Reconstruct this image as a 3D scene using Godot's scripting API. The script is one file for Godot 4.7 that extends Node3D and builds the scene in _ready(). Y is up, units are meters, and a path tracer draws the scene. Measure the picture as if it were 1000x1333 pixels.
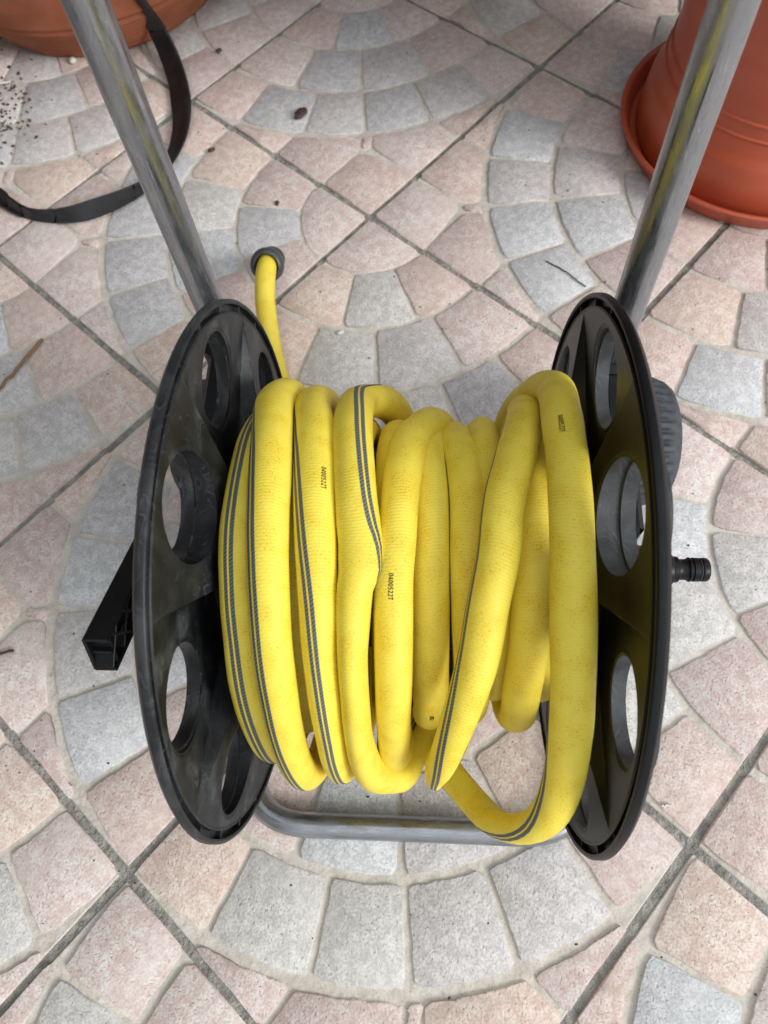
extends Node3D
# A hose reel cart with a yellow garden hose on a tiled patio, seen from above.

const TILE := 0.30          # one floor tile, joint included
const DISC_R := 0.1523      # reel disc radius
const AXLE_Y := 0.198       # height of the drum axle
const HALF_W := 0.0984      # half the distance between the discs

var rng := RandomNumberGenerator.new()
var cam: Camera3D
var taken := {}
var mats := {}


# ---------------------------------------------------------------- mesh helper
class Shape:
	var v := PackedVector3Array()
	var n := PackedVector3Array()
	var uv := PackedVector2Array()
	var idx := PackedInt32Array()

	func pt(p: Vector3, nn: Vector3, t := Vector2.ZERO) -> int:
		v.append(p)
		n.append(nn)
		uv.append(t)
		return v.size() - 1

	func tri(a: int, b: int, c: int) -> void:
		var f := (v[b] - v[a]).cross(v[c] - v[a])
		if f.dot(n[a] + n[b] + n[c]) > 0.0:
			idx.append(a); idx.append(c); idx.append(b)
		else:
			idx.append(a); idx.append(b); idx.append(c)

	func quad(a: int, b: int, c: int, d: int) -> void:
		tri(a, b, c)
		tri(a, c, d)

	func flat(ps: Array, outward: Vector3) -> void:
		var nn: Vector3 = (ps[1] - ps[0]).cross(ps[2] - ps[0]).normalized()
		if nn.dot(outward) < 0.0:
			nn = -nn
		var first := v.size()
		for p in ps:
			pt(p, nn, Vector2(p.x, p.z))
		for k in range(1, ps.size() - 1):
			tri(first, first + k, first + k + 1)

	func grid(rows: int, cols: int, first: int, close := false) -> void:
		for i in rows - 1:
			for j in (cols if close else cols - 1):
				var k := (j + 1) % cols
				quad(first + i * cols + j, first + i * cols + k, first + (i + 1) * cols + k, first + (i + 1) * cols + j)

	func box(c: Vector3, s: Vector3, xf := Transform3D.IDENTITY, bevel := 0.0008) -> void:
		# a box with chamfered edges
		var h := s * 0.5
		for ax in 3:
			for sg in [-1.0, 1.0]:
				var o := Vector3.ZERO
				o[ax] = sg
				var a := (ax + 1) % 3
				var b := (ax + 2) % 3
				var ps := []
				for q in [[-1, -1], [1, -1], [1, 1], [-1, 1]]:
					var p := Vector3.ZERO
					p[ax] = sg * h[ax]
					p[a] = q[0] * (h[a] - bevel)
					p[b] = q[1] * (h[b] - bevel)
					ps.append(xf * (c + p))
				flat(ps, xf.basis * o)
		for ax in 3:
			var a := (ax + 1) % 3
			var b := (ax + 2) % 3
			for q in [[-1, -1], [1, -1], [1, 1], [-1, 1]]:
				var ps := []
				for e in [[-1, 0], [1, 0], [1, 1], [-1, 1]]:
					var p := Vector3.ZERO
					p[ax] = e[0] * (h[ax] - bevel)
					p[a] = q[0] * (h[a] - (bevel if e[1] else 0.0))
					p[b] = q[1] * (h[b] - (0.0 if e[1] else bevel))
					ps.append(xf * (c + p))
				var o := Vector3.ZERO
				o[a] = q[0]
				o[b] = q[1]
				flat(ps, xf.basis * o)

	func lathe(prof: Array, seg: int, xf := Transform3D.IDENTITY, scale_uv := 1.0) -> void:
		# prof: Vector2(radius, height) along the outside, walked so that the outside lies to the right when going up
		var run := 0.0
		var dirs := []
		for i in prof.size() - 1:
			var d: Vector2 = (prof[i + 1] - prof[i]).normalized()
			dirs.append(Vector2(d.y, -d.x))
		for i in prof.size() - 1:
			var na: Vector2 = dirs[i]
			var nb: Vector2 = dirs[i]
			if i > 0 and dirs[i].dot(dirs[i - 1]) > 0.72:
				na = (dirs[i] + dirs[i - 1]).normalized()
			if i < dirs.size() - 1 and dirs[i].dot(dirs[i + 1]) > 0.72:
				nb = (dirs[i] + dirs[i + 1]).normalized()
			var first := v.size()
			var l: float = prof[i].distance_to(prof[i + 1])
			for e in 2:
				var p: Vector2 = prof[i + e]
				var q := nb if e else na
				for j in seg + 1:
					var a := TAU * j / seg
					pt(xf * Vector3(p.x * cos(a), p.y, p.x * sin(a)), (xf.basis * Vector3(q.x * cos(a), q.y, q.x * sin(a))).normalized(), Vector2(float(j) / seg, (run + l * e) * scale_uv))
			grid(2, seg + 1, first)
			run += l

	func tube(ps: PackedVector3Array, r: float, seg: int, capped := true) -> void:
		var up := Vector3.UP
		var run := 0.0
		var first := v.size()
		var nn := Vector3.ZERO
		for i in ps.size():
			var t := (ps[mini(i + 1, ps.size() - 1)] - ps[maxi(i - 1, 0)]).normalized()
			if i == 0:
				nn = (up - t * up.dot(t)) if absf(t.dot(up)) < 0.95 else (Vector3.BACK - t * t.z)
				nn = nn.normalized()
			else:
				nn = (nn - t * nn.dot(t)).normalized()
				run += ps[i].distance_to(ps[i - 1])
			var b := nn.cross(t)
			for j in seg + 1:
				var a := TAU * j / seg
				var d := nn * cos(a) + b * sin(a)
				pt(ps[i] + d * r, d, Vector2(float(j) / seg, run))
		grid(ps.size(), seg + 1, first)
		if capped:
			for e in [0, ps.size() - 1]:
				var ring := []
				for j in seg:
					ring.append(v[first + e * (seg + 1) + j])
				flat(ring, (ps[0] - ps[1]) if e == 0 else (ps[e] - ps[e - 1]))

	func mesh(m: Material, into: ArrayMesh = null) -> ArrayMesh:
		var am := into if into else ArrayMesh.new()
		if idx.is_empty():
			return am
		var arr := []
		arr.resize(Mesh.ARRAY_MAX)
		arr[Mesh.ARRAY_VERTEX] = v
		arr[Mesh.ARRAY_NORMAL] = n
		arr[Mesh.ARRAY_TEX_UV] = uv
		arr[Mesh.ARRAY_INDEX] = idx
		am.add_surface_from_arrays(Mesh.PRIMITIVE_TRIANGLES, arr)
		am.surface_set_material(am.get_surface_count() - 1, m)
		return am


func numbered(called: String) -> String:
	if not taken.has(called):
		taken[called] = 0
		return called
	taken[called] += 1
	return "%s_%03d" % [called, taken[called]]


func part(called: String, s: Shape, m: Material, parent: Node3D) -> MeshInstance3D:
	var o := MeshInstance3D.new()
	o.name = called
	var k := 0
	while parent.has_node(NodePath(o.name)):
		k += 1
		o.name = "%s_%03d" % [called, k]
	o.mesh = s.mesh(m)
	parent.add_child(o, true)
	return o


func thing(called: String, label: String, category: String, at := Vector3.ZERO, turn := 0.0, group := "") -> Node3D:
	var o := Node3D.new()
	o.name = numbered(called)
	add_child(o, true)
	o.position = at
	o.rotation.y = turn
	tag(o, label, category, group)
	return o


func tag(o: Node, label: String, category: String, group := "") -> void:
	o.set_meta("label", label)
	o.set_meta("category", category)
	if group:
		o.set_meta("group", group)


func single(called: String, s: Shape, m: Material, at: Vector3, turn: float, label: String, category: String, group := "") -> MeshInstance3D:
	var o := MeshInstance3D.new()
	o.name = numbered(called)
	o.mesh = s.mesh(m)
	add_child(o, true)
	o.position = at
	o.rotation.y = turn
	tag(o, label, category, group)
	return o


# ---------------------------------------------------------------- textures
func noise(seed_: int, freq: float, octaves := 4, kind := FastNoiseLite.TYPE_SIMPLEX_SMOOTH) -> FastNoiseLite:
	var f := FastNoiseLite.new()
	f.seed = seed_
	f.frequency = freq
	f.noise_type = kind
	f.fractal_octaves = octaves
	f.fractal_type = FastNoiseLite.FRACTAL_FBM if octaves > 1 else FastNoiseLite.FRACTAL_NONE
	return f


func layer(f: FastNoiseLite, w: int, h: int) -> PackedByteArray:
	var im := f.get_seamless_image(w, h, false, false, 0.12)
	im.convert(Image.FORMAT_L8)
	return im.get_data()


func tex(w: int, h: int, data: PackedByteArray, grey := false) -> ImageTexture:
	return ImageTexture.create_from_image(Image.create_from_data(w, h, false, Image.FORMAT_L8 if grey else Image.FORMAT_RGB8, data))


func scratches(im: Image, count: int, shade: Color, length: Vector2, slant: float, spread: float, strength: float, bend := 0.0) -> void:
	# thin strokes drawn into a wrapping picture
	var w := im.get_width()
	var h := im.get_height()
	for k in count:
		var p := Vector2(rng.randf() * w, rng.randf() * h)
		var a := slant + rng.randfn(0.0, spread)
		var l := rng.randf_range(length.x, length.y)
		var s := strength * rng.randf_range(0.3, 1.0)
		var turn := rng.randfn(0.0, bend)
		for i in int(l):
			p += Vector2.from_angle(a)
			a += turn
			var x := posmod(int(p.x), w)
			var y := posmod(int(p.y), h)
			var c := im.get_pixel(x, y)
			im.set_pixel(x, y, c.lerp(shade, s * sin(PI * i / l)))


func stone_textures(seed_: int, pale: Color, deep: Color, dark: Color) -> Array:
	# weathered moulded stone: clouds of two tones, pits and short tool strokes; [colour, height]
	var w := 1024
	var big := layer(noise(seed_, 0.008, 4), w, w)
	var mid := layer(noise(seed_ + 1, 0.035, 4), w, w)
	var fine := layer(noise(seed_ + 2, 0.16, 3), w, w)
	var pits := layer(noise(seed_ + 3, 0.11, 2), w, w)
	var rgb := PackedByteArray()
	rgb.resize(w * w * 3)
	var hgt := PackedByteArray()
	hgt.resize(w * w)
	for i in w * w:
		var b := big[i] / 255.0
		var m := mid[i] / 255.0
		var f := fine[i] / 255.0
		var t := clampf((b * 0.5 + m * 1.3 + f * 0.9 - 0.95) * 1.25, 0.0, 1.0)
		var pit := clampf((0.27 - pits[i] / 255.0 + (m - 0.5) * 0.12) * 7.0, 0.0, 1.0)
		var c := deep.lerp(pale, t)
		c = c.lerp(dark, pit * 0.45)
		var g := 0.93 + 0.14 * f
		rgb[i * 3] = int(clampf(c.r * g, 0, 1) * 255)
		rgb[i * 3 + 1] = int(clampf(c.g * g, 0, 1) * 255)
		rgb[i * 3 + 2] = int(clampf(c.b * g, 0, 1) * 255)
		hgt[i] = int(clampf(0.25 + 0.42 * m + 0.28 * f - 0.45 * pit, 0.0, 1.0) * 255)
	var ci := Image.create_from_data(w, w, false, Image.FORMAT_RGB8, rgb)
	var hi := Image.create_from_data(w, w, false, Image.FORMAT_L8, hgt)
	var keep := rng.seed
	rng.seed = seed_
	scratches(ci, 3600, dark, Vector2(4, 15), 0.9, 0.22, 0.75, 0.006)
	scratches(ci, 2600, pale.lightened(0.3), Vector2(4, 18), 0.9, 0.4, 0.5, 0.006)
	rng.seed = seed_
	scratches(hi, 3600, Color(0, 0, 0), Vector2(4, 15), 0.9, 0.22, 0.75, 0.006)
	rng.seed = keep
	return [ImageTexture.create_from_image(ci), ImageTexture.create_from_image(hi)]


func mottled(seed_: int, w: int, a: Color, b: Color, freq: float, grain: float, speck := 0.0, speck_color := Color.BLACK) -> ImageTexture:
	var big := layer(noise(seed_, freq, 5), w, w)
	var fine := layer(noise(seed_ + 5, 0.25, 2), w, w)
	var rgb := PackedByteArray()
	rgb.resize(w * w * 3)
	for i in w * w:
		var t := clampf((big[i] / 255.0 - 0.5) * 1.9 + 0.5, 0.0, 1.0)
		var c := a.lerp(b, t)
		var g := 1.0 + grain * (fine[i] / 255.0 - 0.5)
		if speck > 0.0:
			c = c.lerp(speck_color, clampf((speck - fine[i] / 255.0) * 8.0, 0.0, 0.85))
		rgb[i * 3] = int(clampf(c.r * g, 0, 1) * 255)
		rgb[i * 3 + 1] = int(clampf(c.g * g, 0, 1) * 255)
		rgb[i * 3 + 2] = int(clampf(c.b * g, 0, 1) * 255)
	return tex(w, w, rgb)


func grey_noise(seed_: int, w: int, freq: float, octaves: int) -> ImageTexture:
	return tex(w, w, layer(noise(seed_, freq, octaves), w, w), true)


func material(called: String, color: Color, rough: float, metal := 0.0) -> StandardMaterial3D:
	var m := StandardMaterial3D.new()
	m.resource_name = called
	m.albedo_color = color
	m.roughness = rough
	m.metallic = metal
	mats[called] = m
	return m


func triplanar(m: StandardMaterial3D, per_metre: float, albedo: Texture2D, bump: Texture2D = null, depth_cm := 0.05, world := false, offset := Vector3.ZERO) -> StandardMaterial3D:
	m.uv1_triplanar = true
	m.uv1_world_triplanar = world
	m.uv1_scale = Vector3.ONE * per_metre
	m.uv1_offset = offset
	m.albedo_texture = albedo
	if bump:
		m.heightmap_enabled = true
		m.heightmap_texture = bump
		m.heightmap_scale = depth_cm
	return m


func make_materials() -> void:
	var pink := stone_textures(11, Color8(231, 224, 219), Color8(207, 189, 181), Color8(138, 122, 114))
	var grey := stone_textures(47, Color8(224, 226, 227), Color8(191, 194, 195), Color8(128, 131, 133))
	for k in 4:
		var o := Vector3(0.31 * k, 0.17 * k, 0.53 * k)
		var tint := [Color8(255, 255, 255), Color8(250, 244, 241), Color8(255, 250, 244), Color8(244, 240, 240)][k] as Color
		triplanar(material("pink_stone_%d" % k, tint, 0.82), 2.3, pink[0], pink[1], 0.075, false, o)
		triplanar(material("grey_stone_%d" % k, tint, 0.8), 2.3, grey[0], grey[1], 0.075, false, o)
	var soft := grey_noise(81, 512, 0.05, 4)
	triplanar(material("tile_body", Color.WHITE, 0.88), 4.0, mottled(71, 512, Color8(194, 188, 177), Color8(212, 207, 197), 0.02, 0.14, 0.16, Color8(130, 122, 110)), soft, 0.08, true)
	triplanar(material("joint_mortar", Color.WHITE, 0.95), 7.0, mottled(75, 512, Color8(126, 124, 118), Color8(160, 158, 151), 0.02, 0.4, 0.24, Color8(70, 67, 62)), soft, 0.15, true)
	# black plastic: dusty clouds and pale scuffs
	var w := 1024
	var dusty := mottled(91, w, Color8(20, 22, 25), Color8(40, 43, 45), 0.012, 0.25).get_image()
	# dried water marks: pale wandering outlines with a hazy inside
	var stain := layer(noise(191, 0.009, 3), w, w)
	var where := layer(noise(192, 0.006, 2), w, w)
	for i in w * w:
		var m := clampf((where[i] / 255.0 - 0.47) * 5.0, 0.0, 1.0)
		if m > 0.0:
			var q := stain[i] / 255.0
			var line := maxf(clampf(1.0 - absf(q - 0.50) * 45.0, 0, 1), 0.6 * clampf(1.0 - absf(q - 0.42) * 90.0, 0, 1))
			var haze := clampf((q - 0.5) * 3.0, 0.0, 0.3)
			var at := Vector2i(i % w, i / w)
			dusty.set_pixelv(at, dusty.get_pixelv(at).lerp(Color8(150, 153, 154), m * (line * 0.42 + haze * (0.6 + 0.8 * where[(i * 7) % (w * w)] / 255.0))))
	rng.seed = 5
	scratches(dusty, 700, Color8(150, 152, 152), Vector2(8, 60), 0.7, 1.2, 0.35, 0.05)
	scratches(dusty, 160, Color8(190, 190, 185), Vector2(5, 26), 0.0, 2.0, 0.6, 0.2)
	var clean := mottled(93, 512, Color8(12, 13, 15), Color8(20, 22, 24), 0.012, 0.2).get_image()
	rng.seed = 6
	scratches(clean, 260, Color8(110, 110, 108), Vector2(5, 40), 0.5, 1.0, 0.3, 0.05)
	var grain := grey_noise(95, 512, 0.2, 3)
	var grimy := mottled(94, 512, Color8(46, 50, 54), Color8(74, 78, 82), 0.02, 0.3).get_image()
	scratches(grimy, 500, Color8(160, 164, 166), Vector2(5, 40), 0.5, 1.0, 0.5, 0.05)
	triplanar(material("grimy_plastic", Color.WHITE, 0.6), 5.0, ImageTexture.create_from_image(grimy))
	var d := triplanar(material("dusty_plastic", Color.WHITE, 0.42), 3.4, ImageTexture.create_from_image(dusty), grain, 0.012)
	d.metallic_specular = 0.38
	triplanar(material("clean_plastic", Color.WHITE, 0.4), 5.0, ImageTexture.create_from_image(clean), grain, 0.008)
	mats.clean_plastic.metallic_specular = 0.38
	triplanar(material("grey_rubber", Color.WHITE, 0.7), 9.0, mottled(97, 512, Color8(52, 57, 62), Color8(70, 76, 81), 0.02, 0.2), grain, 0.03)
	triplanar(material("connector_plastic", Color.WHITE, 0.4), 12.0, mottled(99, 256, Color8(58, 62, 66), Color8(78, 82, 86), 0.02, 0.15))
	# galvanised tube: streaks along its length
	var st := Image.create_from_data(256, 1024, false, Image.FORMAT_RGB8, streaked(256, 1024))
	rng.seed = 7
	scratches(st, 500, Color8(225, 228, 230), Vector2(4, 40), PI / 2, 0.25, 0.6, 0.01)
	scratches(st, 160, Color8(240, 242, 244), Vector2(3, 9), PI / 2, 0.5, 1.0, 0.05)
	scratches(st, 350, Color8(70, 72, 74), Vector2(4, 30), PI / 2, 0.3, 0.5, 0.01)
	var tube := material("galvanised_steel", Color.WHITE, 0.34, 0.85)
	tube.albedo_texture = ImageTexture.create_from_image(st)
	tube.uv1_scale = Vector3(1, 3.0, 1)
	tube.roughness_texture = grey_noise(103, 256, 0.04, 4)
	tube.roughness = 0.6
	hose_material()
	material("code_ink", Color8(40, 38, 26), 0.7)
	# pots
	triplanar(material("orange_plastic", Color.WHITE, 0.38), 3.0, mottled(111, 512, Color8(178, 82, 55), Color8(190, 92, 63), 0.01, 0.05))
	triplanar(material("fired_clay", Color.WHITE, 0.85), 3.0, mottled(113, 512, Color8(138, 78, 52), Color8(164, 98, 68), 0.01, 0.15), grain, 0.03)
	triplanar(material("band_rubber", Color.WHITE, 0.5), 6.0, mottled(117, 256, Color8(17, 18, 20), Color8(32, 34, 37), 0.02, 0.2))
	triplanar(material("dry_seed", Color.WHITE, 0.6), 40.0, mottled(119, 128, Color8(52, 40, 38), Color8(84, 66, 60), 0.05, 0.4))
	material("dry_stem", Color8(140, 108, 78), 0.8)
	material("dark_stem", Color8(70, 58, 48), 0.8)
	material("pale_bit", Color8(222, 220, 212), 0.7)
	triplanar(material("dry_soil", Color.WHITE, 0.95), 30.0, mottled(121, 128, Color8(58, 42, 32), Color8(110, 84, 62), 0.06, 0.5))


func streaked(w: int, h: int) -> PackedByteArray:
	var f := noise(101, 0.03, 4)
	var g := noise(102, 0.02, 3)
	var out := PackedByteArray()
	out.resize(w * h * 3)
	for y in h:
		for x in w:
			var a := TAU * x / w
			var s := f.get_noise_3d(cos(a) * 70.0, sin(a) * 70.0, y * 0.05) * 0.5 + 0.5
			var b := g.get_noise_3d(cos(a) * 40.0, sin(a) * 40.0, y * 0.6) * 0.5 + 0.5
			var c := Color8(142, 146, 151).lerp(Color8(170, 174, 178), clampf(s * 0.7 + b * 0.5 - 0.1, 0, 1))
			var i := (y * w + x) * 3
			out[i] = int(c.r * 255)
			out[i + 1] = int(c.g * 255)
			out[i + 2] = int(c.b * 255)
	return out


func hose_material() -> void:
	# around the hose: u (256 px = its girth); along it: v (1024 px = 0.25 m). Two woven grey stripes sit at u = 0.5.
	var w := 256
	var h := 1024
	var dirt := layer(noise(131, 0.014, 5), w, h)
	var speck := layer(noise(132, 0.22, 2), w, h)
	var rgb := PackedByteArray()
	rgb.resize(w * h * 3)
	var hgt := PackedByteArray()
	hgt.resize(w * h)
	var a := Color8(243, 223, 80)
	var b := Color8(238, 212, 64)
	var grime := Color8(120, 100, 40)
	for y in h:
		for x in w:
			var i := y * w + x
			var t := dirt[i] / 255.0
			var c := a.lerp(b, clampf((t - 0.35) * 2.0, 0, 1))
			c = c.lerp(grime, clampf((0.205 - speck[i] / 255.0 + (t - 0.5) * 0.22) * 6.0, 0.0, 0.6))
			# knit ridges run across the hose, slightly slanted, broken in short stitches
			var row := y / 6.1 + sin(x * TAU / w * 2.0) * 0.5
			var stitch := 0.5 + 0.5 * sin(TAU * row)
			var brk := 0.5 + 0.5 * sin(TAU * (x / 16.0 + floor(row) * 0.5))
			var hh := 0.55 + 0.30 * stitch * (0.55 + 0.45 * brk)
			var dx := absf(absf(x - w * 0.5) - 6.6)
			if dx < 5.0:
				var braid := 0.5 + 0.5 * sin(TAU * (y / 7.0 + (x - w * 0.5) / 11.0))
				var sc := Color8(62, 68, 76).lerp(Color8(104, 110, 118), braid)
				c = c.lerp(sc, clampf((5.0 - dx) * 1.0, 0.0, 1.0) * 0.96)
				hh = 0.6 + 0.35 * braid
			var weave := 0.93 + 0.09 * hh + 0.05 * (speck[i] / 255.0 - 0.5)
			rgb[i * 3] = int(minf(c.r * weave, 1.0) * 255)
			rgb[i * 3 + 1] = int(minf(c.g * weave, 1.0) * 255)
			rgb[i * 3 + 2] = int(c.b * weave * 255)
			hgt[i] = int(clampf(hh, 0, 1) * 255)
	var m := material("yellow_hose", Color.WHITE, 0.58)
	m.albedo_texture = tex(w, h, rgb)
	m.uv1_scale = Vector3(1, 4.0, 1)
	m.heightmap_enabled = true
	m.heightmap_texture = tex(w, h, hgt, true)
	m.heightmap_scale = 0.042
	m.subsurf_scatter_enabled = true
	m.subsurf_scatter_strength = 0.04


# ---------------------------------------------------------------- the patio
func tile_stones() -> Array:
	# one moulded tile: fans of stones round its corner (0, 0); [outline in 0..1, is grey]
	var rings := [
		[0.0, 0.249, [[-5, 95, 0]]],
		[0.270, 0.484, [[-5, 27, 0], [29.5, 57, 1], [60, 95, 0]]],
		[0.512, 0.734, [[-5, 21.7, 0], [24, 44.3, 1], [46.8, 65.8, 1], [68.2, 95, 0]]],
		[0.765, 0.975, [[-5, 13.4, 0], [15.3, 28.8, 1], [30.6, 44.2, 1], [46, 58.4, 1], [60, 74.5, 1], [76, 95, 0]]],
	]
	var clip := PackedVector2Array([Vector2(1.6, 1.6), Vector2(98.4, 1.6), Vector2(98.4, 98.4), Vector2(1.6, 98.4)])
	var raw := []
	for r in rings:
		for s in r[2]:
			var p := PackedVector2Array()
			var gap: float = 0.0
			for k in 13:
				var a := deg_to_rad(lerpf(s[0], s[1], k / 12.0))
				p.append(Vector2.from_angle(a) * (r[1] + gap) * 100.0)
			if r[0] > 0.0:
				for k in 13:
					var a := deg_to_rad(lerpf(s[1], s[0], k / 12.0))
					p.append(Vector2.from_angle(a) * r[0] * 100.0)
			else:
				p.append(Vector2(-1, -1))
			raw.append([p, s[2]])
	# the far corner: straight stones, and slivers left by the last ring
	for q in [
		[[0.765, 0.79], [0.785, 0.775], [0.988, 0.75], [0.988, 0.988], [0.76, 0.988], [0.755, 0.80]],
		[[0.505, 0.988], [0.50, 0.885], [0.60, 0.815], [0.695, 0.74], [0.735, 0.785], [0.738, 0.988]],
		[[0.25, 0.988], [0.26, 0.978], [0.37, 0.94], [0.475, 0.893], [0.482, 0.988]],
		[[0.715, 0.722], [0.735, 0.70], [0.757, 0.752], [0.748, 0.76]],
	]:
		var p := PackedVector2Array()
		var mirrored := PackedVector2Array()
		for c in q:
			p.append(Vector2(c[0], c[1]) * 100.0)
			mirrored.append(Vector2(c[1], c[0]) * 100.0)
		raw.append([p, 0])
		if q.size() > 4 and q[0][0] < 0.7:
			raw.append([mirrored, 0])
	var out := []
	for s in raw:
		var p: PackedVector2Array = s[0]
		if Geometry2D.is_polygon_clockwise(p):
			p.reverse()
		for cut in Geometry2D.intersect_polygons(p, clip):
			for small in Geometry2D.offset_polygon(cut, -0.10, Geometry2D.JOIN_MITER):
				for round_ in Geometry2D.offset_polygon(small, 0.66, Geometry2D.JOIN_ROUND):
					if round_.size() > 2:
						out.append([round_, s[1]])
	return out


func resampled(p: PackedVector2Array, count: int) -> PackedVector2Array:
	var total := 0.0
	for i in p.size():
		total += p[i].distance_to(p[(i + 1) % p.size()])
	var out := PackedVector2Array()
	var want := 0.0
	var run := 0.0
	for i in p.size():
		var a := p[i]
		var b := p[(i + 1) % p.size()]
		var l := a.distance_to(b)
		while want < run + l and out.size() < count:
			out.append(a.lerp(b, (want - run) / l))
			want += total / count
		run += l
	return out


func stone_shape(outline: PackedVector2Array, seed_: int, s: Shape = null, xf := Transform3D.IDENTITY) -> Shape:
	# a stone a little proud of the tile: a top face and a worn, rounded edge
	if s == null:
		s = Shape.new()
	var wob := noise(seed_, 0.16, 2)
	var n := 34
	var p := resampled(outline, n)
	var mid := Vector2.ZERO
	for q in p:
		mid += q
	mid /= p.size()
	n = p.size()
	var tilt := Vector2(wob.get_noise_2d(7, 3), wob.get_noise_2d(3, 9)) * 0.00009
	var k := TILE / 100.0
	var c := s.pt(xf * Vector3(mid.x * k, 0.0004, mid.y * k), Vector3.UP)
	var inner := []
	var outer := []
	for i in n:
		var rough := 0.0 if p[i].x < 1.9 or p[i].x > 98.1 or p[i].y < 1.9 or p[i].y > 98.1 else 0.4
		var q := p[i] + Vector2(wob.get_noise_2d(p[i].x * 3.0, p[i].y * 3.0), wob.get_noise_2d(p[i].y * 3.0 + 50, p[i].x * 3.0)) * rough
		var away := (p[i] - mid).normalized()
		var h := 0.0002 * wob.get_noise_2d(p[i].x + 90, p[i].y) + (p[i] - mid).dot(tilt)
		var slope := (xf.basis * Vector3(away.x, 0, away.y)).normalized()
		var qi := q - away * 0.32
		inner.append(s.pt(xf * Vector3(qi.x * k, h, qi.y * k), (Vector3.UP + slope * 0.25).normalized()))
		outer.append(s.pt(xf * Vector3(q.x * k, -0.0034, q.y * k), (Vector3.UP * 0.35 + slope).normalized()))
	for i in n:
		var j := (i + 1) % n
		s.tri(c, inner[i], inner[j])
		s.quad(inner[i], outer[i], outer[j], inner[j])
	return s


func build_floor() -> void:
	var ground := MeshInstance3D.new()
	ground.name = "ground"
	var gs := Shape.new()
	gs.flat([Vector3(-30, -0.0033, -30), Vector3(30, -0.0033, -30), Vector3(30, -0.0033, 30), Vector3(-30, -0.0033, 30)], Vector3.UP)
	ground.mesh = gs.mesh(mats.joint_mortar)
	ground.set_meta("kind", "structure")
	add_child(ground, true)

	var patio := Node3D.new()
	patio.name = "patio_floor"
	patio.set_meta("kind", "structure")
	add_child(patio, true)
	patio.position = Vector3(0.04006, 0, -0.61325)
	patio.rotation.y = -0.89538

	var body := Shape.new()
	body.box(Vector3(TILE / 2, -0.0072, TILE / 2), Vector3(TILE * 0.976, 0.0100, TILE * 0.976), Transform3D.IDENTITY, 0.0008)
	var body_mesh := body.mesh(mats.tile_body)
	var design := tile_stones()
	var variants := []
	for k in design.size():
		var set_ := []
		for e in 3:
			set_.append(stone_shape(design[k][0], 300 + k * 7 + e).mesh(null))
		variants.append(set_)
	var half_v := tan(deg_to_rad(cam.fov) * 0.5)
	var rest_pink := Shape.new()
	var rest_grey := Shape.new()
	var spots := []
	rng.seed = 21
	for j in range(-5, 6):
		for i in range(-6, 7):
			var tile := MeshInstance3D.new()
			tile.mesh = body_mesh
			var odd := posmod(i + j, 2) == 1
			tile.position = Vector3((i + (1 if odd else 0)) * TILE, rng.randf_range(-0.0003, 0.0003), j * TILE)
			if odd:
				tile.rotation.y = -PI / 2
			for k in design.size():
				var mid := Vector2.ZERO
				for q in design[k][0]:
					mid += q
				mid *= TILE / 100.0 / design[k][0].size()
				var at: Vector3 = patio.transform * (tile.transform * Vector3(mid.x, 0, mid.y))
				var seen: Vector3 = cam.transform.affine_inverse() * at
				var px := Vector2(seen.x, seen.y) / -seen.z / half_v
				var inside := seen.z < 0.0 and absf(px.x) < 0.75 + 0.11 and absf(px.y) < 1.11
				spots.append([tile, k, inside, seen.length(), rng.randi() % 3, rng.randi() % 4])
			tile.set_meta("place", Vector2i(i, j))
	var order := range(spots.size())
	order.sort_custom(func(a, b): return spots[a][3] < spots[b][3])
	var made := 0
	var used := {}
	for o in order:
		var s: Array = spots[o]
		var tile: MeshInstance3D = s[0]
		if not used.has(tile):
			used[tile] = true
			tile.name = "tile" if used.size() == 1 else "tile_%03d" % (used.size() - 1)
			patio.add_child(tile, true)
		if s[2] and made < 300:
			var st := MeshInstance3D.new()
			st.name = "stone" if made == 0 else "stone_%03d" % made
			st.mesh = variants[s[1]][s[4]]
			st.material_override = mats[("grey_stone_%d" if design[s[1]][1] else "pink_stone_%d") % s[5]]
			st.rotation.y = 0.0
			tile.add_child(st, true)
			made += 1
		else:
			stone_shape(design[s[1]][0], 300 + s[1] * 7 + s[4], rest_grey if design[s[1]][1] else rest_pink, tile.transform)
	for tile in used:
		tile.remove_meta("place")
	var rest := MeshInstance3D.new()
	rest.name = "outlying_stones"
	rest.mesh = rest_grey.mesh(mats.grey_stone_1, rest_pink.mesh(mats.pink_stone_1))
	rest.set_meta("kind", "stuff")
	patio.add_child(rest, true)


# ---------------------------------------------------------------- the cart
func web_height(r: float, phi: float, phi0: float) -> float:
	# inward height of a disc's web: eight petals, every other one raised towards the hub, with a steep step between them
	var step := PI / 4
	var k := roundi((phi - phi0) / step)
	var to_hole := phi - phi0 - k * step
	var off := (step * 0.5 - absf(to_hole)) * r
	var t := clampf((0.945 * DISC_R - r) / (0.6 * DISC_R), 0.0, 1.0)
	var high := clampf(0.5 + off / (0.0016 + 0.0045 * t), 0.0, 1.0)
	if posmod(k, 2) == 1:
		high = 1.0 - high
	var c := Vector2.from_angle(to_hole) * r - Vector2(0.742 * DISC_R, 0)
	var lip := smoothstep(1.0, 1.10, c.length() / (0.168 * DISC_R))
	return 0.0040 + t * lerpf(-0.006, 0.0125, high) - 0.0006 * (1.0 - lip)


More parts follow.
